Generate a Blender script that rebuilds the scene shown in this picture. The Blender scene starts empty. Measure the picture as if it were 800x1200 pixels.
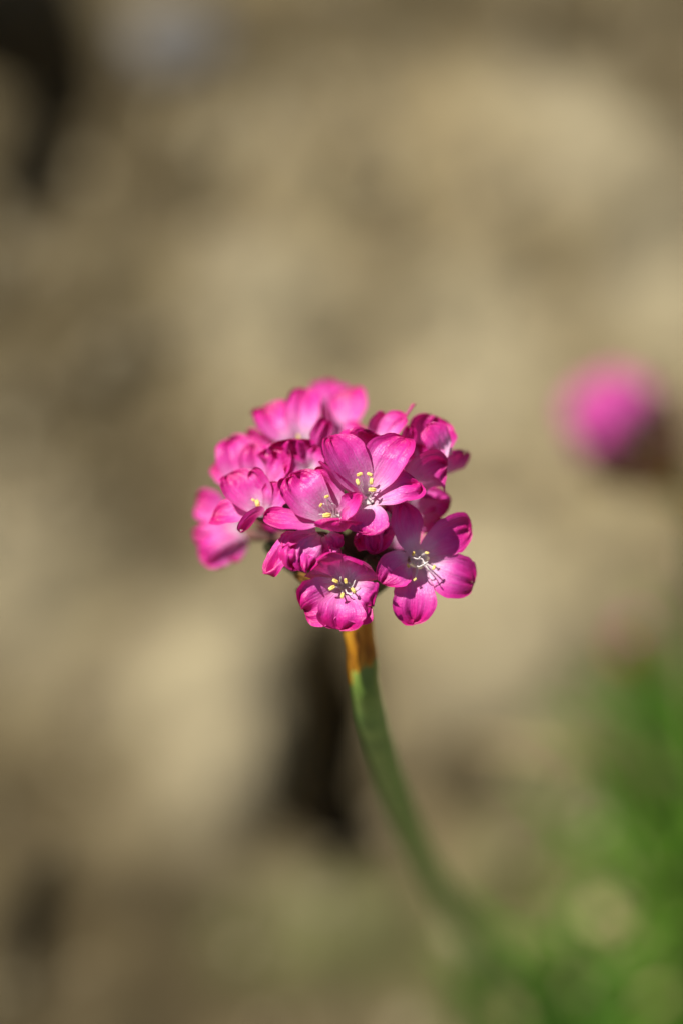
import bpy, math, random
import numpy as np
from mathutils import Vector, Matrix, noise

# ------------------------------------------------------------------ camera, light, exposure
sc = bpy.context.scene
COL = sc.collection
MM = 0.001
K = 0.0658                      # mm on the plane of focus for one photograph pixel
D0 = 197.4                      # mm from the lens to the plane of focus
PITCH = math.radians(55)
HEAD_H = 150.0                  # mm height of the flower head above the ground
FWD = Vector((0, math.cos(PITCH), -math.sin(PITCH)))
UP = Vector((0, math.sin(PITCH), math.cos(PITCH)))
RIGHT = Vector((1, 0, 0))
CAM = Vector((0, 0, HEAD_H)) - FWD * D0

cam_data = bpy.data.cameras.new('camera')
cam = bpy.data.objects.new('camera', cam_data)
COL.objects.link(cam)
cam.location = CAM * MM
cam.rotation_euler = (math.pi / 2 - PITCH, 0, 0)
cam_data.sensor_fit = 'VERTICAL'
cam_data.sensor_height = 36
cam_data.sensor_width = 24
cam_data.lens = 90
cam_data.clip_start = 0.01
cam_data.clip_end = 50
cam_data.dof.use_dof = True
cam_data.dof.focus_distance = (D0 + 0.3) * MM
cam_data.dof.aperture_fstop = 7.4
sc.camera = cam

SUN_CAM = Vector((-0.48, 0.67, 0.565)).normalized()          # towards the sun: right, up, back
SUN = (RIGHT * SUN_CAM.x + UP * SUN_CAM.y - FWD * SUN_CAM.z).normalized()
sun_el = math.asin(SUN.z)
world = bpy.data.worlds.new('World')
sc.world = world
world.use_nodes = True
wn = world.node_tree.nodes
sky = wn.new('ShaderNodeTexSky')
sky.sky_type = 'NISHITA'
sky.sun_disc = False
sky.sun_elevation = sun_el
sky.sun_rotation = math.atan2(SUN.x, SUN.y)
world.node_tree.links.new(sky.outputs[0], wn['Background'].inputs[0])
wn['Background'].inputs[1].default_value = 0.05
sun_data = bpy.data.lights.new('sun', 'SUN')
sun_data.energy = 5.0
sun_data.angle = math.radians(0.5)
sun_data.color = (1.0, 0.95, 0.87)
sun = bpy.data.objects.new('sun', sun_data)
COL.objects.link(sun)
sun.location = SUN * 2
sun.rotation_euler = SUN.to_track_quat('Z', 'Y').to_euler()
sc.view_settings.view_transform = 'Standard'
sc.view_settings.look = 'None'
sc.view_settings.exposure = 0.58
sc.view_settings.gamma = 1.0
sc.cycles.use_denoising = True
sc.cycles.max_bounces = 10
sc.cycles.transmission_bounces = 8
sc.cycles.diffuse_bounces = 5

rnd = random.Random(11)

# ------------------------------------------------------------------ helpers
def P(px, py, z=0.0):
    """world point (mm); z in pixels, towards the camera from the plane of focus"""
    dep = D0 - z * K
    s = K * dep / D0
    return CAM + FWD * dep + RIGHT * ((px - 400) * s) + UP * ((600 - py) * s)

def V(n):
    """direction given as right, down, towards camera"""
    return (RIGHT * n[0] - UP * n[1] - FWD * n[2]).normalized()

def ground_at(px, py):
    d = FWD + RIGHT * ((px - 400) * K / D0) + UP * ((600 - py) * K / D0)
    return CAM + d * (-CAM.z / d.z)

def mesh_obj(name, verts, faces, mats, parent=None, uvs=None, fmat=None, smooth=True):
    me = bpy.data.meshes.new(name)
    me.from_pydata([tuple(Vector(v) * MM) for v in verts], [], faces)
    if uvs is not None:
        lay = me.uv_layers.new(name='UVMap')
        for lp in me.loops:
            lay.data[lp.index].uv = uvs[lp.vertex_index]
    for m in mats:
        me.materials.append(m)
    if fmat is not None:
        me.polygons.foreach_set('material_index', fmat)
    if smooth:
        me.polygons.foreach_set('use_smooth', [True] * len(me.polygons))
    me.update()
    o = bpy.data.objects.new(name, me)
    COL.objects.link(o)
    if parent is not None:
        o.parent = parent
        if parent.location.length > 0:
            o.location = -parent.location
    return o

def thing(name, loc, label, cat, group=None):
    o = bpy.data.objects.new(name, None)
    COL.objects.link(o)
    o.empty_display_size = 0.005
    o.location = Vector(loc) * MM
    o['label'] = label
    o['category'] = cat
    if group:
        o['group'] = group
    return o

class Shape:
    def __init__(self):
        self.v, self.f, self.uv, self.m = [], [], [], []
    def tube(self, pts, radii, n=10, mat=0, cap=True, flute=0.0, nflute=5):
        base = len(self.v)
        pts = [Vector(p) for p in pts]
        ref = None
        for i, p in enumerate(pts):
            t = (pts[min(i + 1, len(pts) - 1)] - pts[max(i - 1, 0)]).normalized()
            if ref is None:
                ref = Vector((1, 0, 0)) if abs(t.x) < 0.8 else Vector((0, 1, 0))
            a = (ref - t * ref.dot(t)).normalized()
            ref = a
            b = t.cross(a)
            for j in range(n):
                th = 2 * math.pi * j / n
                r = radii[i] * (1 + flute * math.cos(nflute * th))
                self.v.append(p + (a * math.cos(th) + b * math.sin(th)) * r)
                self.uv.append((j / n, i / (len(pts) - 1)))
        for i in range(len(pts) - 1):
            for j in range(n):
                j2 = (j + 1) % n
                self.f.append((base + i * n + j, base + i * n + j2, base + (i + 1) * n + j2, base + (i + 1) * n + j))
                self.m.append(mat)
        if cap:
            self.f.append(tuple(base + j for j in range(n))[::-1]); self.m.append(mat)
            self.f.append(tuple(base + (len(pts) - 1) * n + j for j in range(n))); self.m.append(mat)
        return self
    def blob(self, c, axis, half_len, rad, mat=0, n=8, rings=6, lump=0.0, seed=0):
        axis = Vector(axis).normalized()
        pts, rs = [], []
        for i in range(rings + 1):
            th = math.pi * (0.04 + 0.92 * i / rings)
            pts.append(Vector(c) - axis * half_len * math.cos(th))
            rs.append(rad * math.sin(th) * (1 + lump * math.sin(i * 2.3 + seed)))
        return self.tube(pts, rs, n, mat)
    def build(self, name, mats, parent=None, smooth=True):
        return mesh_obj(name, self.v, self.f, mats, parent, self.uv, self.m, smooth)

def spline(pts, n):
    """Catmull-Rom through pts"""
    pts = [Vector(p) for p in pts]
    q = [pts[0] * 2 - pts[1]] + pts + [pts[-1] * 2 - pts[-2]]
    out = []
    seg = len(pts) - 1
    for i in range(n + 1):
        s = i / n * seg
        k = min(int(s), seg - 1)
        t = s - k
        a, b, c, d = q[k], q[k + 1], q[k + 2], q[k + 3]
        out.append(0.5 * ((2 * b) + (c - a) * t + (2 * a - 5 * b + 4 * c - d) * t * t + (3 * b - a - 3 * c + d) * t ** 3))
    return out

# ------------------------------------------------------------------ materials
def new_mat(name):
    m = bpy.data.materials.new(name)
    m.use_nodes = True
    nt = m.node_tree
    for n in list(nt.nodes):
        nt.nodes.remove(n)
    return m, nt

def N(nt, kind, **kw):
    n = nt.nodes.new(kind)
    for k, v in kw.items():
        setattr(n, k, v)
    return n

def ramp(nt, stops, fac=None, interp='LINEAR'):
    r = N(nt, 'ShaderNodeValToRGB')
    r.color_ramp.interpolation = interp
    e = r.color_ramp.elements
    while len(e) > 1:
        e.remove(e[-1])
    for i, (p, c) in enumerate(stops):
        x = e[0] if i == 0 else e.new(p)
        x.position = p
        x.color = (*c, 1) if len(c) == 3 else c
    if fac is not None:
        nt.links.new(fac, r.inputs[0])
    return r

def mixc(nt, blend, fac, a, b):
    m = N(nt, 'ShaderNodeMix', data_type='RGBA', blend_type=blend)
    for sock, val in ((m.inputs[0], fac), (m.inputs[6], a), (m.inputs[7], b)):
        if hasattr(val, 'is_output'):
            nt.links.new(val, sock)
        elif isinstance(val, tuple):
            sock.default_value = (*val, 1)
        else:
            sock.default_value = val
    return m.outputs[2]

def math_n(nt, op, a, b=None, clamp=False):
    m = N(nt, 'ShaderNodeMath', operation=op, use_clamp=clamp)
    for i, val in enumerate((a, b)):
        if val is None:
            continue
        if hasattr(val, 'is_output'):
            nt.links.new(val, m.inputs[i])
        else:
            m.inputs[i].default_value = val
    return m.outputs[0]

def petal_material(name, hue=(1, 1, 1), white=1.0):
    m, nt = new_mat(name)
    out = N(nt, 'ShaderNodeOutputMaterial')
    tc = N(nt, 'ShaderNodeUVMap', uv_map='UVMap')
    sep = N(nt, 'ShaderNodeSeparateXYZ')
    nt.links.new(tc.outputs[0], sep.inputs[0])
    u, v = sep.outputs[0], sep.outputs[1]
    oi = N(nt, 'ShaderNodeObjectInfo')
    # fan of veins: noise stretched along the petal, its phase different on every petal
    mp = N(nt, 'ShaderNodeCombineXYZ')
    nt.links.new(math_n(nt, 'MULTIPLY', u, 26.0), mp.inputs[0])
    nt.links.new(math_n(nt, 'MULTIPLY', v, 2.6), mp.inputs[1])
    nt.links.new(math_n(nt, 'MULTIPLY', oi.outputs['Random'], 40.0), mp.inputs[2])
    vein = N(nt, 'ShaderNodeTexNoise')
    vein.inputs['Scale'].default_value = 1.0
    vein.inputs['Detail'].default_value = 3.0
    vein.inputs['Distortion'].default_value = 0.35
    nt.links.new(mp.outputs[0], vein.inputs['Vector'])
    geo = N(nt, 'ShaderNodeNewGeometry')
    blot = N(nt, 'ShaderNodeTexNoise')
    blot.inputs['Scale'].default_value = 650
    blot.inputs['Detail'].default_value = 4
    nt.links.new(geo.outputs['Position'], blot.inputs['Vector'])
    mp2 = N(nt, 'ShaderNodeCombineXYZ')
    nt.links.new(math_n(nt, 'MULTIPLY', u, 60.0), mp2.inputs[0])
    nt.links.new(math_n(nt, 'MULTIPLY', v, 7.0), mp2.inputs[1])
    nt.links.new(math_n(nt, 'MULTIPLY', oi.outputs['Random'], 17.0), mp2.inputs[2])
    vein2 = N(nt, 'ShaderNodeTexNoise')
    vein2.inputs['Scale'].default_value = 1.0
    vein2.inputs['Detail'].default_value = 4.0
    vein2.inputs['Distortion'].default_value = 1.2
    nt.links.new(mp2.outputs[0], vein2.inputs['Vector'])
    # v, jittered, drives pale base -> pink blade -> deep margin
    vj = math_n(nt, 'ADD', v, math_n(nt, 'MULTIPLY', math_n(nt, 'SUBTRACT', vein.outputs[0], 0.5), 0.42))
    vj = math_n(nt, 'ADD', vj, math_n(nt, 'MULTIPLY', math_n(nt, 'SUBTRACT', blot.outputs[0], 0.5), 0.45))
    vj = math_n(nt, 'ADD', vj, math_n(nt, 'MULTIPLY', math_n(nt, 'SUBTRACT', oi.outputs['Random'], 0.5), 0.12))
    vj = math_n(nt, 'ADD', vj, math_n(nt, 'MULTIPLY', math_n(nt, 'SUBTRACT', vein2.outputs[0], 0.5), 0.35))
    h = hue
    def c(r, g, b):
        return (min(r * h[0], .95), min(g * h[1], .95), min(b * h[2], .95))
    col = ramp(nt, [(0.0, c(.80, .62, .72)), (0.15, c(.81, .48, .72)), (0.35, c(.79, .20, .555)),
                    (0.61, c(.745, .066, .42)), (0.84, c(.67, .017, .285)), (1.0, c(.58, .006, .19))], vj)
    ed = math_n(nt, 'MULTIPLY', math_n(nt, 'ABSOLUTE', math_n(nt, 'SUBTRACT', u, 0.5)), 2.0)
    ed = ramp(nt, [(0.72, (0, 0, 0)), (1.0, (1, 1, 1))], ed).outputs[0]
    ed2 = math_n(nt, 'MULTIPLY', ed, math_n(nt, 'MULTIPLY', v, 0.85), clamp=True)
    base = mixc(nt, 'MIX', ed2, col.outputs[0], c(.66, .016, .27))
    dark = ramp(nt, [(0.30, (.84, .70, .80)), (0.47, (1, 1, 1))], vein.outputs[0])
    base = mixc(nt, 'MULTIPLY', 0.8, base, dark.outputs[0])
    bs = N(nt, 'ShaderNodeBsdfPrincipled')
    nt.links.new(base, bs.inputs['Base Color'])
    bs.inputs['Roughness'].default_value = 0.36
    bs.inputs['Specular IOR Level'].default_value = 0.42
    bs.inputs['Sheen Weight'].default_value = 0.08
    bs.inputs['Sheen Roughness'].default_value = 0.4
    bs.inputs['Sheen Tint'].default_value = (1, .75, .95, 1)
    tr = N(nt, 'ShaderNodeBsdfTranslucent')
    trc = mixc(nt, 'MULTIPLY', 0.75, base, (1.0, .16, .50))
    nt.links.new(trc, tr.inputs[0])
    # papillae, veins and fine crinkles
    cell = N(nt, 'ShaderNodeTexNoise')
    cell.inputs['Scale'].default_value = 5200
    cell.inputs['Detail'].default_value = 2
    nt.links.new(geo.outputs['Position'], cell.inputs['Vector'])
    b1 = N(nt, 'ShaderNodeBump')
    b1.inputs['Strength'].default_value = 0.6
    b1.inputs['Distance'].default_value = 0.00012
    nt.links.new(vein.outputs[0], b1.inputs['Height'])
    b2 = N(nt, 'ShaderNodeBump')
    b2.inputs['Strength'].default_value = 0.5
    b2.inputs['Distance'].default_value = 0.00005
    nt.links.new(math_n(nt, 'ADD', cell.outputs[0], vein2.outputs[0]), b2.inputs['Height'])
    nt.links.new(b1.outputs[0], b2.inputs['Normal'])
    b3 = N(nt, 'ShaderNodeBump')
    b3.inputs['Strength'].default_value = 0.35
    b3.inputs['Distance'].default_value = 0.00018
    nt.links.new(blot.outputs[0], b3.inputs['Height'])
    nt.links.new(b2.outputs[0], b3.inputs['Normal'])
    nt.links.new(b3.outputs[0], bs.inputs['Normal'])
    nt.links.new(b3.outputs[0], tr.inputs['Normal'])
    mx = N(nt, 'ShaderNodeMixShader')
    mx.inputs[0].default_value = 0.31
    nt.links.new(bs.outputs[0], mx.inputs[1])
    nt.links.new(tr.outputs[0], mx.inputs[2])
    nt.links.new(mx.outputs[0], out.inputs[0])
    return m

def soft_material(name, c1, c2, scale=300, rough=0.5, transl=0.0, spec=0.3, bump=0.3, dist=0.0002, along=None):
    m, nt = new_mat(name)
    out = N(nt, 'ShaderNodeOutputMaterial')
    geo = N(nt, 'ShaderNodeNewGeometry')
    tx = N(nt, 'ShaderNodeTexNoise')
    tx.inputs['Scale'].default_value = scale
    tx.inputs['Detail'].default_value = 5
    nt.links.new(geo.outputs['Position'], tx.inputs['Vector'])
    r = ramp(nt, [(0.33, c1), (0.67, c2)], tx.outputs[0])
    base = r.outputs[0]
    if along:
        uvn = N(nt, 'ShaderNodeUVMap', uv_map='UVMap')
        sp = N(nt, 'ShaderNodeSeparateXYZ')
        nt.links.new(uvn.outputs[0], sp.inputs[0])
        g = ramp(nt, along, sp.outputs[1])
        base = mixc(nt, 'MULTIPLY', 1.0, base, g.outputs[0])
    bs = N(nt, 'ShaderNodeBsdfPrincipled')
    nt.links.new(base, bs.inputs['Base Color'])
    bs.inputs['Roughness'].default_value = rough
    bs.inputs['Specular IOR Level'].default_value = spec
    bp = N(nt, 'ShaderNodeBump')
    bp.inputs['Strength'].default_value = bump
    bp.inputs['Distance'].default_value = dist
    nt.links.new(tx.outputs[0], bp.inputs['Height'])
    nt.links.new(bp.outputs[0], bs.inputs['Normal'])
    if transl > 0:
        tr = N(nt, 'ShaderNodeBsdfTranslucent')
        nt.links.new(base, tr.inputs[0])
        mx = N(nt, 'ShaderNodeMixShader')
        mx.inputs[0].default_value = transl
        nt.links.new(bs.outputs[0], mx.inputs[1])
        nt.links.new(tr.outputs[0], mx.inputs[2])
        nt.links.new(mx.outputs[0], out.inputs[0])
    else:
        nt.links.new(bs.outputs[0], out.inputs[0])
    return m

def fibre_material(name, c1, c2, c3):
    m, nt = new_mat(name)
    out = N(nt, 'ShaderNodeOutputMaterial')
    uvn = N(nt, 'ShaderNodeUVMap', uv_map='UVMap')
    mp = N(nt, 'ShaderNodeMapping')
    mp.inputs['Scale'].default_value = (16, 2.2, 1)
    nt.links.new(uvn.outputs[0], mp.inputs[0])
    tx = N(nt, 'ShaderNodeTexNoise')
    tx.inputs['Scale'].default_value = 1.0
    tx.inputs['Detail'].default_value = 6
    tx.inputs['Distortion'].default_value = .6
    nt.links.new(mp.outputs[0], tx.inputs['Vector'])
    base = ramp(nt, [(.32, c1), (.5, c2), (.68, c3)], tx.outputs[0]).outputs[0]
    bs = N(nt, 'ShaderNodeBsdfPrincipled')
    nt.links.new(base, bs.inputs['Base Color'])
    bs.inputs['Roughness'].default_value = .5
    bs.inputs['Specular IOR Level'].default_value = .3
    bp = N(nt, 'ShaderNodeBump')
    bp.inputs['Strength'].default_value = .8
    bp.inputs['Distance'].default_value = .0003
    nt.links.new(tx.outputs[0], bp.inputs['Height'])
    nt.links.new(bp.outputs[0], bs.inputs['Normal'])
    tr = N(nt, 'ShaderNodeBsdfTranslucent')
    nt.links.new(base, tr.inputs[0])
    mx = N(nt, 'ShaderNodeMixShader')
    mx.inputs[0].default_value = .3
    nt.links.new(bs.outputs[0], mx.inputs[1])
    nt.links.new(tr.outputs[0], mx.inputs[2])
    nt.links.new(mx.outputs[0], out.inputs[0])
    return m

M_PETAL = petal_material('petal_pink')
M_BUDPETAL = petal_material('petal_bud', hue=(.94, 4.0, 1.35))
M_TUBE = soft_material('floret_tube', (.80, .70, .73), (.90, .84, .84), 900, .5, .5)
M_CALYX = soft_material('papery_calyx', (.13, .06, .045), (.27, .12, .10), 700, .6, .25)
M_ANTHER = soft_material('anther_yellow', (.64, .44, .08), (.90, .76, .27), 3600, .7, 0, .15, .9, .00010)
M_FIL = soft_material('filament_white', (.80, .74, .72), (.88, .84, .80), 1500, .4, .35)
M_RECEPT = soft_material('receptacle_green', (.035, .04, .014), (.09, .085, .03), 500, .6)
M_BRACT = soft_material('bract_brown', (.16, .075, .015), (.34, .17, .035), 420, .55, .3)
M_SHEATH = fibre_material('sheath_orange', (.24, .09, .010), (.58, .25, .014), (.82, .44, .05))
M_STEM = soft_material('stem_green', (.10, .205, .045), (.21, .34, .085), 420, .42, .05, .4, .4, .0002,
                       along=[(0, (.8, 1, .8)), (.8, (1, 1, 1)), (1, (1.5, 1.05, .6))])
M_LEAF = soft_material('leaf_green', (.06, .155, .014), (.15, .30, .03), 90, .4, .3, .4)
M_STRAW = soft_material('dry_leaf', (.26, .19, .08), (.42, .33, .17), 120, .6, .15)

# ------------------------------------------------------------------ ground
def g2(x, y, cx, cy, sx, sy, rot=0.0):
    c, s = math.cos(rot), math.sin(rot)
    dx, dy = x - cx, y - cy
    a = (dx * c + dy * s) / sx
    b = (-dx * s + dy * c) / sy
    return np.exp(-(a * a + b * b))

def soft_cut(g, k=10.0, t=0.45):
    return 1 / (1 + np.exp(-k * 2 * (g - t)))

# hollows: pixel in the photograph they are seen at, half sizes in mm (across, away), depth mm, turn
HOLLOWS = [
    (400, 845, 4.2, 16.0, 34, -0.06), (396, 932, 6.2, 8.0, 30, 0.1),
    (40, 25, 12.0, 14.0, 34, 0.2), (75, 150, 6.0, 14.0, 16, -0.15),
    (80, 1080, 5.0, 5.0, 5, 0.0), 
]
LUMPS = [  # raised hummocks
    (255, 850, 13.0, 20.0, 9, 0.0), (600, 850, 22.0, 22.0, 6, 0.2), (690, 190, 20.0, 26.0, 8, 0.4),
    (310, 370, 16.0, 16.0, 6, 0.0), (40, 700, 16.0, 16.0, 7, 0.0), (520, 560, 28.0, 24.0, 4, 0.0),
    (160, 1000, 12.0, 10.0, 5, 0.0), (330, 1110, 13.0, 9.0, 5, 0.0),
]
DARK_PATCHES = [
    (70, 1180, 60, 14, 0), (20, 930, 20, 14, 0), (230, 1080, 14, 9, 0), (0, 240, 22, 40, 0), (120, 60, 30, 18, 0), (620, 30, 60, 14, 0),
    (20, 480, 14, 20, 0), (185, 215, 9, 12, 0), (190, 60, 40, 16, 0), (30, 1120, 30, 24, 0), (260, 1130, 26, 12, 0), (180, 640, 10, 18, .2), (770, 20, 30, 12, 0),   # patches where the earth is coloured darker
    (125, 470, 17, 44, 0.05), (150, 560, 14, 18, 0), (60, 60, 26, 22, 0), (90, 180, 26, 30, 0.0), (60, 930, 15, 12, 0.2), (150, 1150, 48, 13, 0.05), (20, 1020, 16, 30, 0),
    (500, 0, 60, 12, 0.0), (535, 930, 11, 10, 0.3), (215, 220, 12, 16, 0.0), (625, 320, 5, 9, 0.6), (450, 260, 6, 12, 0.2),
    (790, 130, 8, 14, .2), (20, 330, 14, 16, 0), (390, 1010, 18, 7, 0),
]
PALE_PATCHES = [(250, 870, 15, 26, .1), (270, 760, 10, 14, 0), (350, 1090, 10, 8, 0), (690, 200, 14, 26, .5), (600, 850, 16, 20, .2), (310, 375, 14, 16, 0), (30, 690, 14, 18, 0), (0, 520, 9, 14, 0), (560, 700, 14, 16, 0), (560, 430, 16, 20, 0), (780, 330, 12, 20, 0)]   # spots of paler ground colour
MOSS = [(390, 1100, 18, 11, 0.0), (660, 1050, 14, 9, 0.3), (590, 1140, 18, 10, 0.0), (770, 900, 18, 20, 0.0), (730, 1080, 30, 20, 0)]

def build_ground():
    n = 420
    t = np.linspace(-1, 1, n)
    warp = lambda a, inner, outer: inner * a + (outer - inner) * np.sign(a) * np.abs(a) ** 7
    xs = warp(t, 150, 2500)
    ys = warp(t, 190, 2500) + 150
    X, Y = np.meshgrid(xs, ys, indexing='ij')
    Z = np.zeros_like(X)
    # rolling relief, several octaves of value noise
    fade = 1.0
    flat = np.empty(X.size); crumb = np.empty(X.size)
    for i, (x, y) in enumerate(zip(X.ravel(), Y.ravel())):
        flat[i] = noise.fractal(Vector((x / 38, y / 38, 3.1)), 0.9, 2.1, 3)
        crumb[i] = noise.fractal(Vector((x / 7, y / 7, 9.7)), 0.8, 2.0, 3)
    Z += flat.reshape(X.shape) * 7.0 + crumb.reshape(X.shape) * 1.3
    wx = np.empty(X.size); wy = np.empty(X.size)
    for i, (x, y) in enumerate(zip(X.ravel(), Y.ravel())):
        w = noise.noise_vector(Vector((x / 13, y / 13, 1.7))) * 4.5 + noise.noise_vector(Vector((x / 5, y / 5, 4.2))) * 1.5
        wx[i], wy[i] = w.x, w.y
    WX, WY = X + wx.reshape(X.shape), Y + wy.reshape(X.shape)
    for px, py, sx, sy, dep, rot in HOLLOWS:
        g = ground_at(px, py)
        Z -= dep * soft_cut(g2(WX, WY, g.x, g.y, sx * 1.25, sy * 1.25, rot))
    for px, py, sx, sy, h, rot in LUMPS:
        g = ground_at(px, py)
        Z += 1.3 * h * g2(X, Y, g.x, g.y, sx, sy, rot)
    dark_mask = np.zeros_like(X); moss = np.zeros_like(X); pale_mask = np.zeros_like(X)
    for px, py, sx, sy, rot in PALE_PATCHES:
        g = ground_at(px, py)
        pale_mask = np.maximum(pale_mask, g2(WX, WY, g.x, g.y, sx, sy, rot))
    for px, py, sx, sy, rot in DARK_PATCHES:
        g = ground_at(px, py)
        dark_mask = np.maximum(dark_mask, g2(WX, WY, g.x, g.y, sx, sy, rot))
    for px, py, sx, sy, rot in MOSS:
        g = ground_at(px, py)
        moss = np.maximum(moss, g2(WX, WY, g.x, g.y, sx, sy, rot))
    verts = np.stack([X, Y, Z], -1).reshape(-1, 3)
    idx = np.arange(n * n).reshape(n, n)
    faces = np.stack([idx[:-1, :-1], idx[1:, :-1], idx[1:, 1:], idx[:-1, 1:]], -1).reshape(-1, 4)
    me = bpy.data.meshes.new('ground')
    me.vertices.add(len(verts)); me.vertices.foreach_set('co', (verts * MM).ravel())
    me.loops.add(faces.size); me.loops.foreach_set('vertex_index', faces.ravel())
    me.polygons.add(len(faces)); me.polygons.foreach_set('loop_start', np.arange(0, faces.size, 4))
    me.update(calc_edges=True)
    me.polygons.foreach_set('use_smooth', np.ones(len(faces), bool))
    for nm, arr in (('dark_patch', dark_mask), ('moss', moss), ('pale_patch', pale_mask)):
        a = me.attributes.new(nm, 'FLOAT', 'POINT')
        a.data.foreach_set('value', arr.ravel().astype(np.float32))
    o = bpy.data.objects.new('ground', me)
    COL.objects.link(o)
    o['kind'] = 'structure'
    o['label'] = 'dry tan sandy earth with hollows and dark patches'
    # material
    m, nt = new_mat('sandy_earth')
    out = N(nt, 'ShaderNodeOutputMaterial')
    geo = N(nt, 'ShaderNodeNewGeometry')
    def nz(scale, detail=5, rough=.55):
        t = N(nt, 'ShaderNodeTexNoise')
        t.inputs['Scale'].default_value = scale
        t.inputs['Detail'].default_value = detail
        t.inputs['Roughness'].default_value = rough
        nt.links.new(geo.outputs['Position'], t.inputs['Vector'])
        return t.outputs[0]
    big, mid, fine = nz(38), nz(120), nz(900, 6, .65)
    col = ramp(nt, [(.30, (.165, .128, .062)), (.5, (.262, .208, .108)), (.70, (.345, .288, .16))], big).outputs[0]
    col = mixc(nt, 'MIX', math_n(nt, 'MULTIPLY', ramp(nt, [(.48, (0, 0, 0)), (.62, (1, 1, 1))], mid).outputs[0], .75), col, (.165, .125, .075))
    col = mixc(nt, 'MULTIPLY', .7, col, ramp(nt, [(.3, (.55, .52, .5)), (.55, (1, 1, 1)), (.75, (1.15, 1.13, 1.1))], fine).outputs[0])
    at3 = N(nt, 'ShaderNodeAttribute', attribute_name='pale_patch')
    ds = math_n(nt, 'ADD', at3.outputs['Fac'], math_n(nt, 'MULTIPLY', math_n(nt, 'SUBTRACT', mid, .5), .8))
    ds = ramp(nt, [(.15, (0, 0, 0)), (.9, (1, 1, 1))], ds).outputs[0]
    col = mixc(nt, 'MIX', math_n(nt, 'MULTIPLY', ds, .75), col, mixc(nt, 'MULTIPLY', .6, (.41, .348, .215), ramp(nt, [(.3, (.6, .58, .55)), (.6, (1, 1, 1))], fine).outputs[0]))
    at = N(nt, 'ShaderNodeAttribute', attribute_name='dark_patch')
    sm = math_n(nt, 'ADD', at.outputs['Fac'], math_n(nt, 'MULTIPLY', math_n(nt, 'SUBTRACT', mid, .5), .9))
    sm = ramp(nt, [(.05, (0, 0, 0)), (.85, (1, 1, 1))], sm).outputs[0]
    col = mixc(nt, 'MIX', math_n(nt, 'MULTIPLY', sm, .85), col, (.056, .041, .018))
    at2 = N(nt, 'ShaderNodeAttribute', attribute_name='moss')
    mm = math_n(nt, 'ADD', at2.outputs['Fac'], math_n(nt, 'MULTIPLY', math_n(nt, 'SUBTRACT', mid, .5), .9))
    mm = ramp(nt, [(.30, (0, 0, 0)), (.8, (1, 1, 1))], mm).outputs[0]
    col = mixc(nt, 'MIX', math_n(nt, 'MULTIPLY', mm, .5), col, (.10, .12, .03))
    bs = N(nt, 'ShaderNodeBsdfPrincipled')
    nt.links.new(col, bs.inputs['Base Color'])
    bs.inputs['Roughness'].default_value = .92
    bs.inputs['Specular IOR Level'].default_value = .15
    bp = N(nt, 'ShaderNodeBump')
    bp.inputs['Strength'].default_value = .8
    bp.inputs['Distance'].default_value = .0015
    nt.links.new(fine, bp.inputs['Height'])
    nt.links.new(bp.outputs[0], bs.inputs['Normal'])
    nt.links.new(bs.outputs[0], out.inputs[0])
    me.materials.append(m)
    return X, Y, Z

GX, GY, GZ = build_ground()
def ground_z(x, y):
    i = int(np.argmin(np.abs(GX[:, 0] - x)))
    j = int(np.argmin(np.abs(GY[0, :] - y)))
    return float(GZ[i, j])

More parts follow.
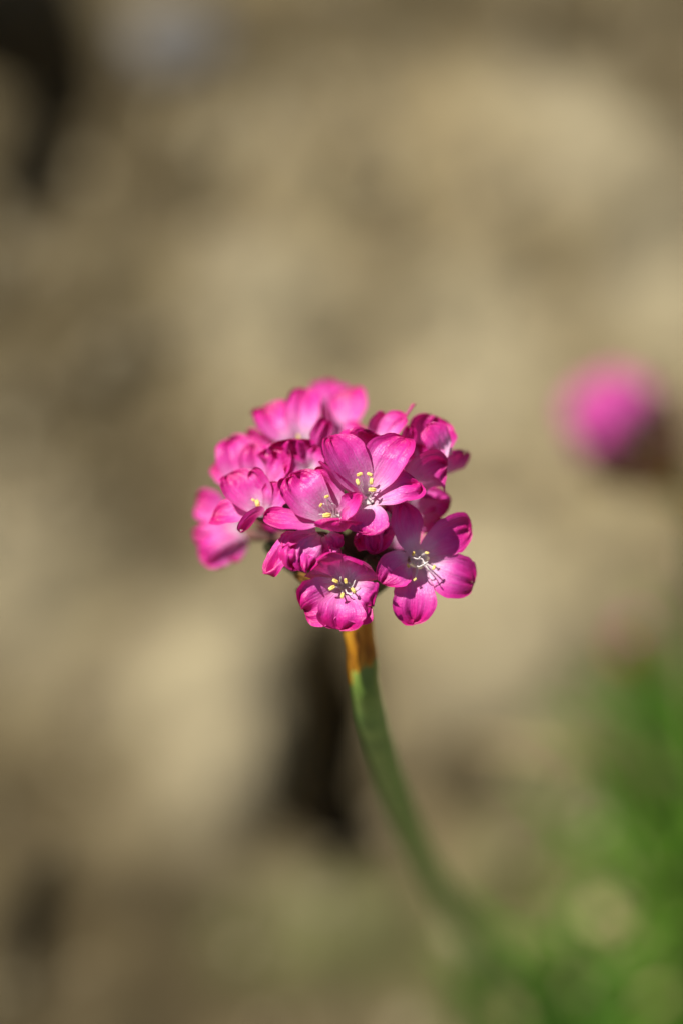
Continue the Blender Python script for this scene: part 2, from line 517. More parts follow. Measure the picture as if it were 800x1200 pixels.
# ------------------------------------------------------------------ petals and florets
def petal_mesh(b, m, t, hw, nrm, cup=.25, ruf=1.0, curl=0.0, twist=0.0, notch=.05, claw=.42, broad=.60, seed=0, nu=18, nv=20, pw=2.3, pleat=.014, crump=.10):
    """one petal in mm: midrib through b, m, t; hw half width; nrm the side the blade faces"""
    b, m, t = Vector(b), Vector(m), Vector(t)
    c = m * 2 - (b + t) * 0.5
    L = (m - b).length + (t - m).length
    verts, uvs, faces = [], [], []
    rr = random.Random(seed)
    ph1, ph2, ph3 = rr.uniform(0, 6), rr.uniform(0, 6), rr.uniform(0, 50)
    fr = rr.uniform(3.2, 5.0)
    skew = rr.uniform(-.16, .16)
    ruf = ruf * 1.45
    notch = notch * rr.uniform(.2, 2.4)
    pw = pw * rr.uniform(.85, 1.2)
    nick = [(rr.choice((-1, 1)), rr.uniform(.5, .95), rr.uniform(.03, .09)) for _ in range(3)]
    for i in range(nv + 1):
        s = i / nv
        v = 1 - (1 - s) ** 1.35
        if v < broad:
            x = v / broad
            w = claw + (1 - claw) * (x * x * (3 - 2 * x)) ** 0.85
        else:
            w = max(0.0, 1 - ((v - broad) / (1 - broad)) ** pw) ** (1 / pw)
        for j in range(nu + 1):
            u = 2 * j / nu - 1
            edge = 1 + 0.045 * math.sin(6 * v + ph1 + (2 if u > 0 else 0)) + 0.025 * math.sin(17 * v + ph2 * (1 if u > 0 else 2))
            for sg, nv_, amt in nick:
                if u * sg > 0:
                    edge -= amt * math.exp(-((v - nv_) / .035) ** 2)
            vv = v * (1 - notch * (1 - abs(u)) ** 2 * v ** 4) + skew * u * w * v * .5
            vv = min(vv, 1.03)
            p = b * (1 - vv) ** 2 + c * (2 * vv * (1 - vv)) + t * vv ** 2
            tan = ((c - b) * (1 - vv) + (t - c) * vv).normalized()
            n = Vector(nrm)
            n = (n - tan * n.dot(tan))
            n = n.normalized() if n.length > 1e-4 else tan.orthogonal().normalized()
            if twist:
                n = Matrix.Rotation(twist * (v - .2), 3, tan) @ n
            side = tan.cross(n)
            ww = hw * w * edge
            p = p + side * (u * ww)
            lift = cup * hw * w * u * u - curl * L * max(0, v - .55) ** 2 * 1.6
            lift += cup * .5 * hw * (1 - v) ** 2 * u * u
            lift += ruf * hw * .055 * v * v * (math.sin(fr * u * 2 + ph1) * 1.0 + .6 * math.sin(fr * 3.7 * u + ph2) * v)
            lift += ruf * hw * .10 * noise.noise(Vector((u * 1.7 + ph3, v * 2.4, ph1))) * (.3 + v)
            lift += ruf * hw * .03 * v ** 3 * math.sin(23 * u + ph3) * (.5 + .5 * math.sin(5 * u + ph2))
            lift += pleat * hw * (math.sin(13 * u + ph2) + .6 * math.sin(29 * u + ph1)) * min(1, v * 1.6)
            if crump:
                q = Vector((u * 1.25 + ph3, v * 1.9, ph2))
                lift += crump * hw * (1.3 * noise.noise(q) + .45 * (abs(noise.noise(q * 2.4)) - .2)) * min(1, v * 2)
            lift -= .05 * hw * math.exp(-(u / .12) ** 2) * (1 - v * .6) * v * 2
            verts.append(p + n * lift)
            uvs.append((j / nu, v))
    W = nu + 1
    for i in range(nv):
        for j in range(nu):
            faces.append((i * W + j, i * W + j + 1, (i + 1) * W + j + 1, (i + 1) * W + j))
    return verts, faces, uvs

RECEPT = P(402, 640, -135)

pet_seed = [100]
def add_petal(parent, spec, mat=None):
    b, m, t, hw, nrm = spec[:5]
    o = dict(spec[5]) if len(spec) > 5 else {}
    pet_seed[0] += 1
    vs, fs, uv = petal_mesh(P(*b), P(*m), P(*t), hw * 1.22 * K, V(nrm), seed=pet_seed[0], **o)
    ob = mesh_obj('petal', vs, fs, [mat or M_PETAL], None, uv)
    ob.parent = parent
    return ob

def add_stamen(parent, base, an, axis, size=1.0):
    """filament with its anther; pixel coordinates, axis as right, down, towards camera"""
    s = Shape()
    b, a = P(*base), P(*an)
    mid = (b + a) * .5 + (CAM - a).normalized() * 0.15 + RIGHT * rnd.uniform(-.12, .12)
    s.tube(spline([b, mid, a], 8), [.055 + .03 * (1 - i / 8) for i in range(9)], 7, 0)
    size *= rnd.uniform(.70, .98)
    ax = V(axis)
    n = (CAM - a).normalized()
    off = n.cross(ax).normalized() * .055 * size
    for sg in (-1, 1):          # two pollen sacs side by side
        s.blob(a + off * sg + n * .03, ax, .29 * size, .115 * size, 1, 9, 8, .14, rnd.uniform(0, 6))
    o = s.build('stamen', [M_FIL, M_ANTHER])
    o.parent = parent
    return o

def add_style(parent, pts, r=.05):
    s = Shape()
    q = spline([P(*p) for p in pts], 14)
    s.tube(q, [r * K * 15 * (1.0 + .25 * math.sin(i * 1.7)) for i in range(15)], 7, 0)
    o = s.build('style', [M_FIL])
    o.parent = parent
    return o

flower_root = None
def floret(throat, petals, anthers=(), styles=(), label=None, calyx=True, facing=(0, 0, 1), flare=8.5, mat=None):
    """throat: pixel point where the corolla tube opens"""
    s = Shape()
    th = P(*throat)
    f = V(facing)
    start = RECEPT + (th - RECEPT).normalized() * 2.2
    ln = (th - start).length
    pts = spline([start, start.lerp(th, .5) - f * .1 * ln, th - f * .35, th + f * .55], 14)
    k = K
    rad = [3.6 * k + (4.6 * k - 3.6 * k) * (i / 14) + (flare - 4.6) * k * max(0, (i - 9) / 5) ** 2 for i in range(15)]
    s.tube(pts, rad, 14, 0, False)
    s.tube([pts[13], pts[12].lerp(pts[13], .6)], [rad[13] * .97, .02], 14, 0, False)      # floor of the throat
    if calyx and ln > 2.0:
        n = 11
        s.tube(pts[:n], [k * (4.2 + 3.6 * (i / (n - 1)) ** .7) for i in range(n)], 20, 1, False, .07, 10)
    o = s.build('floret', [M_TUBE, M_CALYX])
    o.parent = flower_root
    o.location = (0, 0, 0)
    if label:
        o['label'] = label
    for sp in petals:
        add_petal(o, sp, mat)
    tz = (throat[0], throat[1], throat[2] - 6)
    for a in anthers:
        add_stamen(o, (tz[0] + (a[0][0] - tz[0]) * .25, tz[1] + (a[0][1] - tz[1]) * .25, tz[2]), a[0], a[1], a[2] if len(a) > 2 else 1.0)
    for st in styles:
        add_style(o, st)
    return o

# the flower's stem rises from the leaf tuft, bends over towards the lens at the top
root_pt = P(655, 1300, -2000)
rz = ground_z(root_pt.x, root_pt.y)
dz = root_pt.z - rz
stem_ctrl = [P(426, 770, -150), P(429, 810, -175), P(443, 870, -290), P(470, 950, -580), P(510, 1032, -1000),
             P(560, 1100, -1400), P(620, 1180, -1800)]
base_pt = Vector((root_pt.x, root_pt.y, rz - 2))
stem_pts = spline([base_pt] + stem_ctrl[::-1], 60)

flower_root = thing('thrift_flower', (0, 0, 0), 'open magenta thrift flower head on a bending green stem with orange brown sheath', 'flower')

s = Shape()
s.tube(stem_pts, [1.50 - .40 * (i / 60) + .05 * math.sin(i * .9) * math.sin(i * .37) for i in range(61)], 28, 0, True, .025, 7)
s.build('stem', [M_STEM], flower_root)

# brown papery sheath just below the head, its torn edge hanging over the stem
s = Shape()
ctr = [P(424, 786, -160), P(424, 765, -148), P(420, 740, -142), P(416, 712, -138), P(412, 690, -136)]
q = spline(ctr, 24)
s.tube(q, [1.16 + .10 * math.sin(i * .55) * (i / 24) + .04 * i / 24 for i in range(25)], 28, 0, False, .05, 7)
for j in range(28):             # torn lower hem
    s.v[j] = s.v[j] + (q[0] - q[3]).normalized() * (.5 * math.sin(j * 1.9) + .95 * math.sin(j * .7 + 1) + .35 * math.sin(j * 4.1))
s.build('sheath', [M_SHEATH], flower_root)

s = Shape()
s.blob(RECEPT, V((.05, -1, .1)), 4.6, 3.6, 0, 18, 12, .04)
s.build('receptacle', [M_RECEPT], flower_root)

# bracts: brown scales under the head
def bract(b, m, t, hw, nrm, mat=M_BRACT, **kw):
    pet_seed[0] += 1
    vs, fs, uv = petal_mesh(P(*b), P(*m), P(*t), hw * K, V(nrm), seed=pet_seed[0], claw=.6, broad=.5, nu=10, nv=10, **kw)
    return mesh_obj('bract', vs, fs, [mat], flower_root, uv)
bract((400, 700, -110), (372, 690, -85), (344, 672, -80), 15, (-.5, .6, .6), cup=-.4)
bract((398, 712, -115), (368, 702, -100), (346, 690, -95), 13, (-.4, .8, .4), cup=-.4)
bract((405, 700, -95), (400, 670, -62), (392, 645, -60), 20, (0, .3, .9), M_RECEPT, cup=-.3)
bract((420, 700, -95), (436, 672, -62), (438, 648, -60), 18, (.2, .3, .9), M_RECEPT, cup=-.3)
bract((430, 705, -110), (452, 680, -85), (458, 650, -80), 15, (.5, .3, .8), M_RECEPT, cup=-.3)
bract((380, 690, -115), (345, 665, -120), (308, 640, -120), 16, (-.3, .5, .7), M_RECEPT, cup=-.4)
for a in range(9):
    th = a * .7 + .4
    bx, by = math.cos(th), math.sin(th)
    bract((410 + 12 * bx, 712, -150 + 20 * by), (405 + 32 * bx, 690, -150 + 36 * by * .8), (402 + 46 * bx, 660, -155 + 44 * by), 15, (bx, .4, by), cup=-.3)

n = lambda *a: a
# --- A: upper middle, wide open
floret((430, 588, -34), [
    ((427, 580, -26), (405, 545, -4), (384, 511, -8), 24, (.60, .05, .80), dict(cup=.42, ruf=.8)),
    ((424, 586, -24), (398, 568, -2), (373, 541, 2), 13, (.35, -.75, -.10), dict(cup=.35, ruf=.8)),
    ((432, 578, -26), (451, 545, -8), (474, 512, -14), 23, (-.45, -.10, .88), dict(cup=.30, ruf=.7)),
    ((438, 586, -20), (463, 573, 4), (492, 566, 0), 19, (-.10, -.45, .88), dict(cup=.12, ruf=1.2, pw=2.8)),
    ((430, 592, -18), (428, 607, 6), (424, 626, 12), 23, (.05, -.78, .62), dict(cup=.22, ruf=.6, pw=2.8)),
], [((421, 556, 2), (1, -.35, 0)), ((433, 556, 0), (1, .5, 0)), ((419, 565, 4), (.35, 1, 0)), ((435, 564, 4), (-.1, 1, 0)), ((436, 574, 6), (1, .05, 0), 1.1)],
   facing=(0, -.45, .9))
# --- B: middle left, cupped
floret((389, 606, -26), [
    ((383, 603, -18), (358, 580, -4), (340, 557, -10), 25, (.55, .15, .82), dict(cup=.35, ruf=1.3)),
    ((394, 598, -22), (384, 576, -22), (366, 553, -26), 20, (.10, .70, .70), dict(cup=.2, ruf=1.0)),
    ((384, 611, -14), (345, 613, 6), (309, 605, 4), 15, (.10, -.72, .68), dict(cup=.28, ruf=1.2)),
    ((398, 606, -14), (412, 597, 6), (423, 578, 10), 15, (-.62, -.35, .68), dict(cup=.45, ruf=.8)),
    ((391, 614, -16), (396, 620, 8), (398, 609, 24), 25, (-.08, -.95, -.15), dict(cup=.10, ruf=.9, broad=.7)),
], [((383, 582, 6), (1, -.35, 0)), ((376, 592, 6), (.6, -1, 0), .8), ((383, 604, 12), (1, -.12, 0), 1.25)],
   [[(391, 608, -20), (386, 598, -4), (379, 590, 4)], [(390, 608, -20), (384, 603, 0), (374, 603, 8)], [(391, 606, -20), (390, 592, -4), (384, 586, 2)], [(393, 606, -20), (394, 594, -4), (389, 590, 2)]],
   facing=(0, -.35, .94), flare=10)
# --- C: lowest, facing the lens
floret((403, 686, -30), [
    ((399, 682, -22), (384, 665, 0), (371, 657, 16), 22, (.18, .72, .66), dict(cup=.05, ruf=.8, pw=2.8)),
    ((407, 681, -22), (419, 667, 0), (425, 660, 14), 21, (-.22, .66, .72), dict(cup=.08, ruf=.8, pw=2.8)),
    ((397, 689, -20), (376, 702, -1), (354, 714, -6), 24, (.28, -.15, .95), dict(cup=.22, ruf=.9, pw=2.6)),
    ((410, 689, -20), (422, 703, 1), (434, 711, -4), 22, (-.20, -.25, .95), dict(cup=.20, ruf=.9, pw=2.6)),
    ((402, 693, -18), (400, 714, 6), (398, 738, 4), 23, (.05, -.35, .93), dict(cup=.15, ruf=.9, pw=2.7)),
], [((393, 681, 2), (1, .5, 0)), ((389, 689, 5), (1, -.6, 0)), ((401, 698, 8), (-.25, 1, 0), 1.1), ((414, 692, 6), (.7, 1, 0), 1.1), ((405, 681, 0), (.2, 1, 0), .85)],
   [[(403, 686, -24), (399, 682, -6), (399, 676, 2)], [(404, 687, -24), (412, 688, -4), (416, 680, 2)], [(404, 688, -22), (406, 694, -2), (412, 698, 2)]],
   facing=(0, .15, .98), flare=10)
# --- D: right, wide open, half in shade
floret((488, 654, -62), [
    ((484, 646, -54), (475, 618, -34), (473, 588, -30), 16, (.35, .30, .88), dict(cup=.30, ruf=.7)),
    ((497, 647, -54), (521, 630, -38), (551, 617, -48), 19, (-.05, .15, .98), dict(cup=.12, ruf=.8)),
    ((499, 660, -54), (524, 672, -36), (556, 683, -48), 22, (-.05, -.15, .98), dict(cup=.10, ruf=.7, pw=2.6)),
    ((489, 666, -52), (486, 695, -30), (484, 732, -32), 21, (0, -.20, .98), dict(cup=.12, ruf=.8, pw=2.7)),
    ((478, 659, -52), (464, 666, -30), (447, 684, -22), 18, (.45, -.30, .84), dict(cup=.32, ruf=.9)),
], [((484, 649, -26), (-.3, 1, 0), .8), ((500, 648, -24), (1, .2, 0), .7), ((508, 665, -20), (-.45, 1, 0), .9), ((478, 663, -26), (.5, 1, 0), .8), ((486, 679, -24), (1, -.8, 0), .7)],
   [[(488, 656, -54), (483, 653, -22), (489, 655, -16), (492, 652, -16)], [(489, 656, -54), (494, 655, -22), (498, 662, -14), (503, 669, -12)], [(489, 657, -54), (489, 664, -16), (495, 662, -13), (501, 658, -14)]],
   facing=(.25, .05, .96), flare=11)
# --- E: upper right, in the shade of its neighbour
floret((503, 560, -110), [
    ((505, 548, -105), (504, 515, -98), (510, 487, -96), 24, (.05, .35, .93), dict(cup=.35)),
    ((522, 536, -66), (515, 517, -46), (499, 500, -50), 15, (-.25, -.62, .74), dict(cup=-.15, pleat=.03)),
    ((486, 574, -80), (500, 554, -48), (522, 545, -50), 25, (.30, .22, .92), dict(cup=.22, broad=.58)),
    ((516, 552, -105), (532, 544, -102), (545, 528, -100), 18, (.72, .20, .62), dict(cup=-.2)),
    ((498, 566, -100), (494, 545, -92), (486, 520, -90), 20, (.35, .20, .9), dict(cup=.1)),
    ((500, 568, -100), (504, 577, -85), (505, 585, -80), 18, (.25, .5, .82), dict(cup=.1)),
], facing=(.5, -.3, .8))
# --- F: behind A at the top right
floret((446, 540, -96), [
    ((444, 530, -85), (456, 504, -76), (476, 488, -80), 14, (-.35, -.55, .75), dict(cup=.2)),
    ((452, 525, -90), (468, 500, -88), (486, 472, -92), 7, (-.85, -.35, .15), dict(cup=.3)),
    ((440, 520, -95), (440, 500, -100), (452, 487, -110), 13, (.2, .6, .7), dict(cup=.2)),
    ((440, 545, -70), (436, 527, -52), (437, 509, -50), 33, (.10, .28, .95), dict(cup=-.12, ruf=1.6, broad=.7, pw=3.2)),
    ((462, 545, -75), (474, 520, -66), (480, 498, -66), 10, (.5, .3, .8), dict(cup=.2)),
], [((426, 506, -80), (.3, 1, 0), .8)], facing=(.2, -.8, .5))
# --- G: top, at the back
floret((393, 515, -218), [
    ((394, 500, -251), (388, 462, -244), (386, 449, -304), 20, (0, -.95, .3), dict(cup=.1)),
    ((397, 512, -205), (407, 484, -209), (410, 457, -224), 21, (-.35, -.25, .9), dict(cup=.25, pw=2.8)),
    ((388, 512, -205), (378, 488, -211), (373, 462, -231), 15, (.75, .35, .55), dict(cup=.25)),
    ((392, 520, -158), (389, 500, -148), (386, 480, -148), 5, (.9, -.3, .2), dict(cup=.3)),
    ((398, 520, -172), (412, 508, -165), (424, 500, -172), 14, (-.1, -.6, .75), dict(cup=.2)),
], facing=(0, -.8, .5))
# --- H: top left
floret((349, 524, -169), [
    ((344, 518, -156), (326, 498, -156), (309, 479, -177), 23, (.25, -.35, .9), dict(cup=.28, pw=2.7)),
    ((353, 515, -156), (354, 488, -156), (355, 456, -180), 19, (.05, -.35, .93), dict(cup=.25, pw=2.7)),
    ((335, 528, -156), (312, 522, -156), (290, 507, -172), 13, (-.1, .45, .88), dict(cup=.2)),
    ((345, 556, -111), (342, 537, -74), (341, 516, -66), 28, (.02, .22, .97), dict(cup=-.15, ruf=2.0, broad=.72, pw=3.2, pleat=.04)),
    ((368, 540, -103), (376, 520, -92), (384, 494, -103), 14, (.45, .35, .82), dict(cup=-.2, ruf=1.2)),
], [((350, 512, -132), (.4, 1, 0), .9)], facing=(-.2, -.8, .55))
# --- small half-hidden floret between H and B
floret((362, 548, -80), [
    ((362, 550, -74), (352, 540, -66), (344, 530, -66), 12, (.2, -.3, .9), dict(cup=.2)),
    ((364, 549, -74), (368, 536, -66), (370, 524, -66), 12, (-.2, -.3, .9), dict(cup=.2)),
    ((360, 552, -70), (346, 552, -56), (334, 555, -52), 14, (.1, -.4, .9), dict(cup=.2)),
], facing=(-.1, -.6, .8))
# --- I: left, behind
floret((296, 572, -148), [
    ((287, 572, -132), (279, 545, -129), (270, 514, -145), 21, (-.05, -.40, .9), dict(cup=.22, ruf=1.2, pw=2.8)),
    ((308, 575, -92), (318, 550, -69), (323, 527, -69), 21, (-.30, -.62, .72), dict(cup=-.05, ruf=2.0, pw=3.0, notch=.1, pleat=.055)),
    ((284, 575, -139), (264, 560, -148), (250, 545, -156), 9, (-.6, -.5, .5), dict(cup=.2)),
    ((298, 570, -119), (298, 545, -111), (296, 520, -119), 15, (0, -.45, .88), dict(cup=.2)),
], facing=(-.4, -.6, .7))
# --- I2: left, with yellow anther showing
floret((306, 602, -66), [
    ((303, 598, -58), (284, 577, -52), (266, 556, -62), 20, (.35, -.25, .9), dict(cup=.35, ruf=.7)),
    ((309, 597, -56), (309, 573, -50), (294, 551, -54), 15, (-.55, .45, .7), dict(cup=.2, ruf=.8)),
    ((299, 603, -56), (275, 603, -50), (250, 607, -58), 17, (.05, -.65, .75), dict(cup=.35, ruf=.9)),
    ((308, 604, -50), (300, 606, -28), (281, 624, -18), 12, (.55, .70, .45), dict(cup=-.3, ruf=1.2)),
    ((313, 598, -52), (322, 584, -40), (330, 566, -40), 15, (-.35, -.20, .9), dict(cup=.25)),
], [((302, 590, -40), (.25, 1, 0), 1.2), ((297, 586, -42), (1, .6, 0), .7)], facing=(-.3, -.4, .85))
# --- J: far left, hanging
floret((287, 628, -198), [
    ((280, 622, -195), (253, 600, -198), (232, 586, -211), 17, (.45, .35, .8), dict(cup=.3)),
    ((283, 627, -191), (254, 630, -185), (226, 622, -198), 18, (-.35, .10, .9), dict(cup=-.3)),
    ((286, 632, -185), (258, 640, -174), (232, 652, -187), 19, (-.25, -.30, .9), dict(cup=-.2)),
    ((288, 634, -180), (268, 648, -169), (254, 667, -182), 16, (.30, .45, .84), dict(cup=-.2)),
    ((290, 632, -185), (276, 640, -174), (262, 652, -172), 15, (.1, -.1, 1), dict(cup=-.1)),
], facing=(-.9, .2, .2), flare=7)
# --- K: lower left, crumpled and half closed
floret((372, 633, -34), [
    ((360, 632, -26), (333, 642, -6), (315, 674, -2), 14, (-.45, -.1, .88), dict(crump=.55, pleat=.04, cup=-.35, ruf=2.2, twist=.5)),
    ((368, 630, -22), (350, 640, 4), (342, 668, 6), 16, (-.35, .30, .88), dict(crump=.55, pleat=.04, cup=-.45, ruf=2.6, twist=-.5)),
    ((376, 632, -22), (366, 645, 6), (358, 666, 4), 17, (.45, .15, .88), dict(crump=.55, pleat=.04, cup=-.35, ruf=2.6, twist=.4)),
    ((382, 628, -24), (386, 640, -6), (378, 656, -6), 14, (.35, -.2, .9), dict(crump=.55, pleat=.04, cup=-.3, ruf=2.2)),
    ((384, 626, -22), (391, 632, -8), (395, 643, -8), 9, (.1, -.4, .9), dict(crump=.55, pleat=.04, cup=.2, ruf=1.5)),
    ((358, 628, -22), (340, 632, -2), (333, 640, 2), 12, (-.1, -.8, .55), dict(crump=.55, pleat=.04, cup=.2, ruf=2.0)),
], facing=(-.4, .5, .75), flare=6)
# --- L: closed, tucked under A
floret((452, 606, -62), [
    ((452, 606, -52), (446, 624, -34), (432, 648, -30), 13, (.40, .10, .9), dict(crump=.55, pleat=.04, cup=.4, ruf=2.2, twist=.5)),
    ((448, 606, -52), (434, 624, -32), (418, 632, -30), 11, (-.2, .4, .88), dict(crump=.55, pleat=.04, cup=.4, ruf=2.2)),
    ((456, 604, -50), (453, 614, -36), (450, 626, -34), 9, (.2, -.2, .95), dict(crump=.55, pleat=.04, cup=-.3, ruf=1.5)),
    ((452, 608, -50), (440, 628, -28), (440, 646, -24), 10, (-.55, -.2, .8), dict(crump=.55, pleat=.04, cup=.3, ruf=2.0, twist=-.6)),
    ((442, 612, -50), (428, 630, -42), (416, 640, -40), 8, (-.2, -.6, .75), dict(crump=.55, pleat=.04, cup=.2, ruf=2.0)),
], facing=(0, .5, .8), flare=6)
# --- M: right, behind D, in shade
floret((482, 606, -100), [
    ((488, 604, -96), (506, 591, -94), (527, 594, -98), 16, (.30, .30, .9), dict(cup=.1)),
    ((485, 606, -90), (498, 601, -76), (511, 596, -72), 5, (.1, -.8, .5), dict(cup=.2)),
    ((478, 604, -90), (464, 594, -70), (450, 592, -62), 14, (.1, .3, .94), dict(cup=.15)),
    ((486, 608, -96), (500, 612, -92), (515, 612, -98), 12, (.2, .4, .9), dict(cup=.1)),
], facing=(.5, 0, .8))
# --- florets round the far side of the head, hidden from the front
def back_floret(d, rad):
    d = Vector(d).normalized()
    c = (402 + d.x * rad, 610 + d.y * rad * .8, -150 + d.z * rad)
    a = Vector((0, 1, 0)).cross(d).normalized()
    b = d.cross(a)
    ps = []
    off = rnd.uniform(0, 6)
    for q in range(5):
        th = off + q * 2 * math.pi / 5 + rnd.uniform(-.1, .1)
        r = a * math.cos(th) + b * math.sin(th)
        pt = lambda w, l: tuple(Vector(c) + r * w + d * l)
        ps.append((pt(6, 4), pt(24, 12), pt(44, 10 + rnd.uniform(-8, 6)), 19, tuple(d * .8 - r * .3), dict(cup=.2)))
    floret(c, ps, facing=tuple(d), anthers=[(tuple(Vector(c) + d * 18 + a * 8 * math.cos(q) + b * 8 * math.sin(q)), tuple(a)) for q in (0, 1.3, 2.5, 3.8, 5)])
for d, rad in [((.0, -.75, -.7), 118), ((.75, -.35, -.75), 105), ((-.75, -.35, -.75), 105), ((.1, -.1, -1), 125), ((.55, .2, -.9), 100), ((-.5, .1, -.9), 96), ((.05, .5, -.9), 95)]:
    back_floret(d, rad)

# ------------------------------------------------------------------ the unopened head behind
def bud(center, R, axis, label, name, ground_px, n_pet=26, squash=1.0, stem_r=1.1):
    ax = V(axis)
    side = ax.orthogonal().normalized()
    oth = ax.cross(side)
    g = ground_px
    gz = ground_z(g.x, g.y)
    root = thing(name, (0, 0, 0), label, 'flower bud')
    s = Shape()
    q = spline([Vector((g.x, g.y, gz - 2)), Vector((g.x, g.y, gz)).lerp(center, .5) + Vector((1.5, 0, 3)), center - ax * R * 1.9, center - ax * R * .5], 24)
    s.tube(q, [stem_r] * 25, 14, 0)
    s.build('stem', [M_STEM], root)
    s = Shape()
    s.blob(center - ax * R * .15, ax, R * .85, R * .74, 0, 18, 12)
    s.build('receptacle', [M_RECEPT], root)
    s = Shape()
    q2 = spline([center - ax * R * 2.3 + Vector((0, 0, -.6)), center - ax * R * 1.5, center - ax * R * .8], 10)
    s.tube(q2, [stem_r * 1.25, stem_r * 1.3, stem_r * 1.35, stem_r * 1.4, stem_r * 1.5, stem_r * 1.7, stem_r * 2, stem_r * 2.4, stem_r * 2.9, stem_r * 3.3, stem_r * 3.6], 18, 0, False, .05, 7)
    s.build('sheath', [M_SHEATH], root)
    rr = random.Random(5)
    for i in range(n_pet):      # closed florets packed over the dome, each a rolled petal cone
        t = (i + .5) / n_pet
        ct = 1 - t * .52
        st = math.sqrt(max(0, 1 - ct * ct))
        ph = i * 2.39996
        d = ax * ct + (side * math.cos(ph) + oth * math.sin(ph)) * st
        s = Shape()
        p0 = center + d * R * .35
        tip = center + d * R * rr.uniform(.9, 1.16) + ax * R * .12
        pts = spline([p0, p0.lerp(tip, .55), tip], 9)
        rad = [R * .30 * x for x in (.45, .6, .75, .88, .97, 1.0, .95, .82, .6, .25)]
        s.tube(pts, rad, 14, 0, True, .10, 5)
        s.build('closed_floret', [M_BUDPETAL], root)
    for i in range(16):
        ph = i * 2 * math.pi / 16
        d = side * math.cos(ph) + oth * math.sin(ph)
        k = .78 + .18 * (i % 2)
        vs, fs, uv = petal_mesh(center - ax * R * 1.15 + d * R * .25, center - ax * R * .60 + d * R * .86, center + ax * R * (.26 - .16 * (i % 2)) + d * R * 1.02 * k / .9, R * .32, d, cup=-.4, claw=.6, broad=.5, nu=8, nv=8, seed=i)
        mesh_obj('bract', vs, fs, [M_BRACT if i % 2 else M_CALYX], root, uv)
    return root

g_b = ground_at(850, 700)
bud(P(736, 508, -1870), 7.0, (-.58, -.58, .26), 'closed pink thrift bud with brown bracts standing beyond the open flower', 'thrift_bud', g_b)
g_s = ground_at(735, 790)
bud(Vector((g_s.x, g_s.y, ground_z(g_s.x, g_s.y) + 6)), 2.0, (-.2, -.8, .5), 'tiny pink thrift bud low on the earth beside the green leaves', 'thrift_bud', Vector((g_s.x + 2, g_s.y + 1, 0)), 12, 1.0, .8)

# ------------------------------------------------------------------ leaf tuft at the foot of the plants
def leaf_mesh(b, d, L, w, droop, twist, seed):
    rr = random.Random(seed)
    nseg = 9
    verts, faces, uvs = [], [], []
    side = d.cross(Vector((0, 0, 1)))
    side = side.normalized() if side.length > .05 else Vector((1, 0, 0))
    side = Matrix.Rotation(twist, 3, d) @ side
    p = Vector(b); dd = Vector(d)
    for i in range(nseg + 1):
        t = i / nseg
        ww = w * (.75 + .5 * t * (1 - t) * 2) * (1 if t < .82 else max(.04, (1 - t) / .18))
        up = side.cross(dd).normalized()
        for j, (u, l) in enumerate(((-1, .28), (-.5, .06), (0, 0), (.5, .06), (1, .28))):
            verts.append(p + side * (u * ww) + up * (l * ww))
            uvs.append((j / 4, t))
        p = p + dd * (L / nseg)
        dd = (dd + Vector((0, 0, -droop / nseg))).normalized()
    for i in range(nseg):
        for j in range(4):
            faces.append((i * 5 + j, i * 5 + j + 1, (i + 1) * 5 + j + 1, (i + 1) * 5 + j))
    return verts, faces, uvs

tc_ = ground_at(790, 1130)
tuft = thing('leaf_tuft', (tc_.x, tc_.y, ground_z(tc_.x, tc_.y)), 'tuft of narrow green thrift leaves growing from the earth', 'plant')
lr = random.Random(21)
def tuft_leaf(gp, spread, Lr, mat=M_LEAF, dirv=None):
    z = ground_z(gp.x, gp.y)
    a = lr.uniform(0, 2 * math.pi)
    tilt = lr.uniform(.25, spread)
    d = Vector((math.cos(a) * tilt, math.sin(a) * tilt, 1)).normalized()
    vs, fs, uv = leaf_mesh(Vector((gp.x, gp.y, z - 1)), d, lr.uniform(*Lr), lr.uniform(.75, 1.25), lr.uniform(.2, 1.1), lr.uniform(-.6, .6), lr.random())
    mesh_obj('leaf', vs, fs, [mat], tuft, uv)
centres = [(835, 1020, 60), (845, 1180, 60), (715, 1240, 45), (625, 1265, 30), (880, 940, 55)]
for cx, cy, cnt in centres:
    for k in range(cnt):
        g = ground_at(cx + lr.gauss(0, 30), cy + lr.gauss(0, 28))
        tuft_leaf(g, 1.1, (22, 46) if cx > 750 else (12, 26), M_STRAW if lr.random() < .08 else M_LEAF)

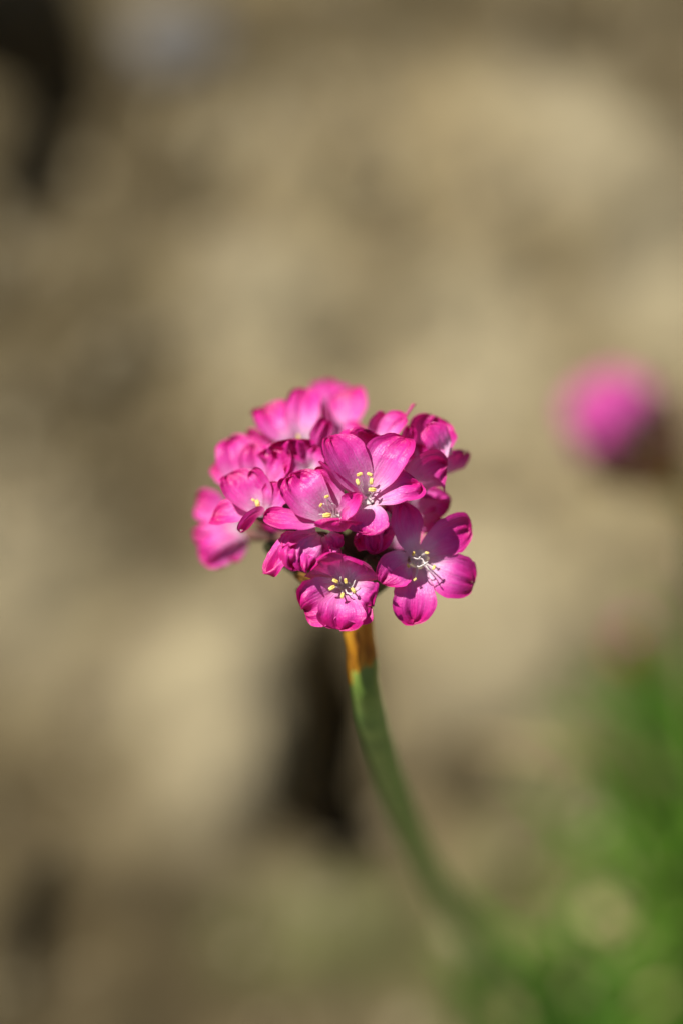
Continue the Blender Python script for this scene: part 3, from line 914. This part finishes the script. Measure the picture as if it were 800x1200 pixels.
# ------------------------------------------------------------------ stones
def stone(name, gp, size, label, mat, seed, sink=.35):
    s = Shape()
    rr = random.Random(seed)
    z = ground_z(gp.x, gp.y)
    n1, n2 = 26, 16
    verts, faces, uvs = [], [], []
    for i in range(n2 + 1):
        th = math.pi * i / n2
        for j in range(n1):
            ph = 2 * math.pi * j / n1
            d = Vector((math.sin(th) * math.cos(ph), math.sin(th) * math.sin(ph), math.cos(th)))
            r = 1 + .28 * noise.noise(d * 1.3 + Vector((seed, 0, 0))) + .10 * noise.noise(d * 3.7 + Vector((0, seed, 0)))
            verts.append(Vector((d.x * size[0] * r, d.y * size[1] * r, d.z * size[2] * r)) + Vector((gp.x, gp.y, z + size[2] * (1 - 2 * sink))))
            uvs.append((j / n1, i / n2))
    for i in range(n2):
        for j in range(n1):
            j2 = (j + 1) % n1
            faces.append((i * n1 + j, (i + 1) * n1 + j, (i + 1) * n1 + j2, i * n1 + j2))
    o = mesh_obj(name, verts, faces, [mat], None, uvs)
    o['label'] = label
    o['category'] = 'stone'
    return o
M_GREY = soft_material('grey_stone', (.085, .08, .073), (.14, .13, .115), 160, .8, 0, .2, .6, .001)
M_PALE = soft_material('pale_stone', (.34, .27, .13), (.46, .37, .19), 160, .8, 0, .2, .6, .001)
stone('grey_stone', ground_at(215, 50), (9, 8, 4.5), 'bluish grey stone half sunk in the earth beside a dark hollow', M_GREY, 3.3)
stone('pale_stone', ground_at(705, 1105), (6, 5.5, 4), 'pale buff stone lying among the green leaves', M_PALE, 8.1, .2)

# grit scattered on the earth, far too fine to count
gr = random.Random(77)
gv, gf = [], []
for k in range(3400):
    x, y = gr.uniform(-110, 110), gr.uniform(-30, 330)
    if k >= 3000 and x < -15 and y < 90:
        continue
    z = ground_z(x, y)
    r = (.35 + 1.1 * gr.random() ** 3) if k < 3000 else gr.uniform(1.4, 3.6)
    b0 = len(gv)
    for dx, dy, dz_ in ((1, 0, 0), (-1, 0, 0), (0, 1, 0), (0, -1, 0), (0, 0, 1), (0, 0, -1)):
        gv.append(Vector((x + dx * r * gr.uniform(.7, 1.2), y + dy * r * gr.uniform(.7, 1.2), z + r * .3 + dz_ * r * .7)))
    for a, b, c in ((0, 2, 4), (2, 1, 4), (1, 3, 4), (3, 0, 4), (2, 0, 5), (1, 2, 5), (3, 1, 5), (0, 3, 5)):
        gf.append((b0 + a, b0 + b, b0 + c))
grit = mesh_obj('grit', gv, gf, [soft_material('grit', (.08, .062, .036), (.36, .30, .18), 110, .9)], smooth=False)
grit['kind'] = 'stuff'
grit['label'] = 'fine tan grit and crumbs scattered over the earth'
grit['category'] = 'grit'
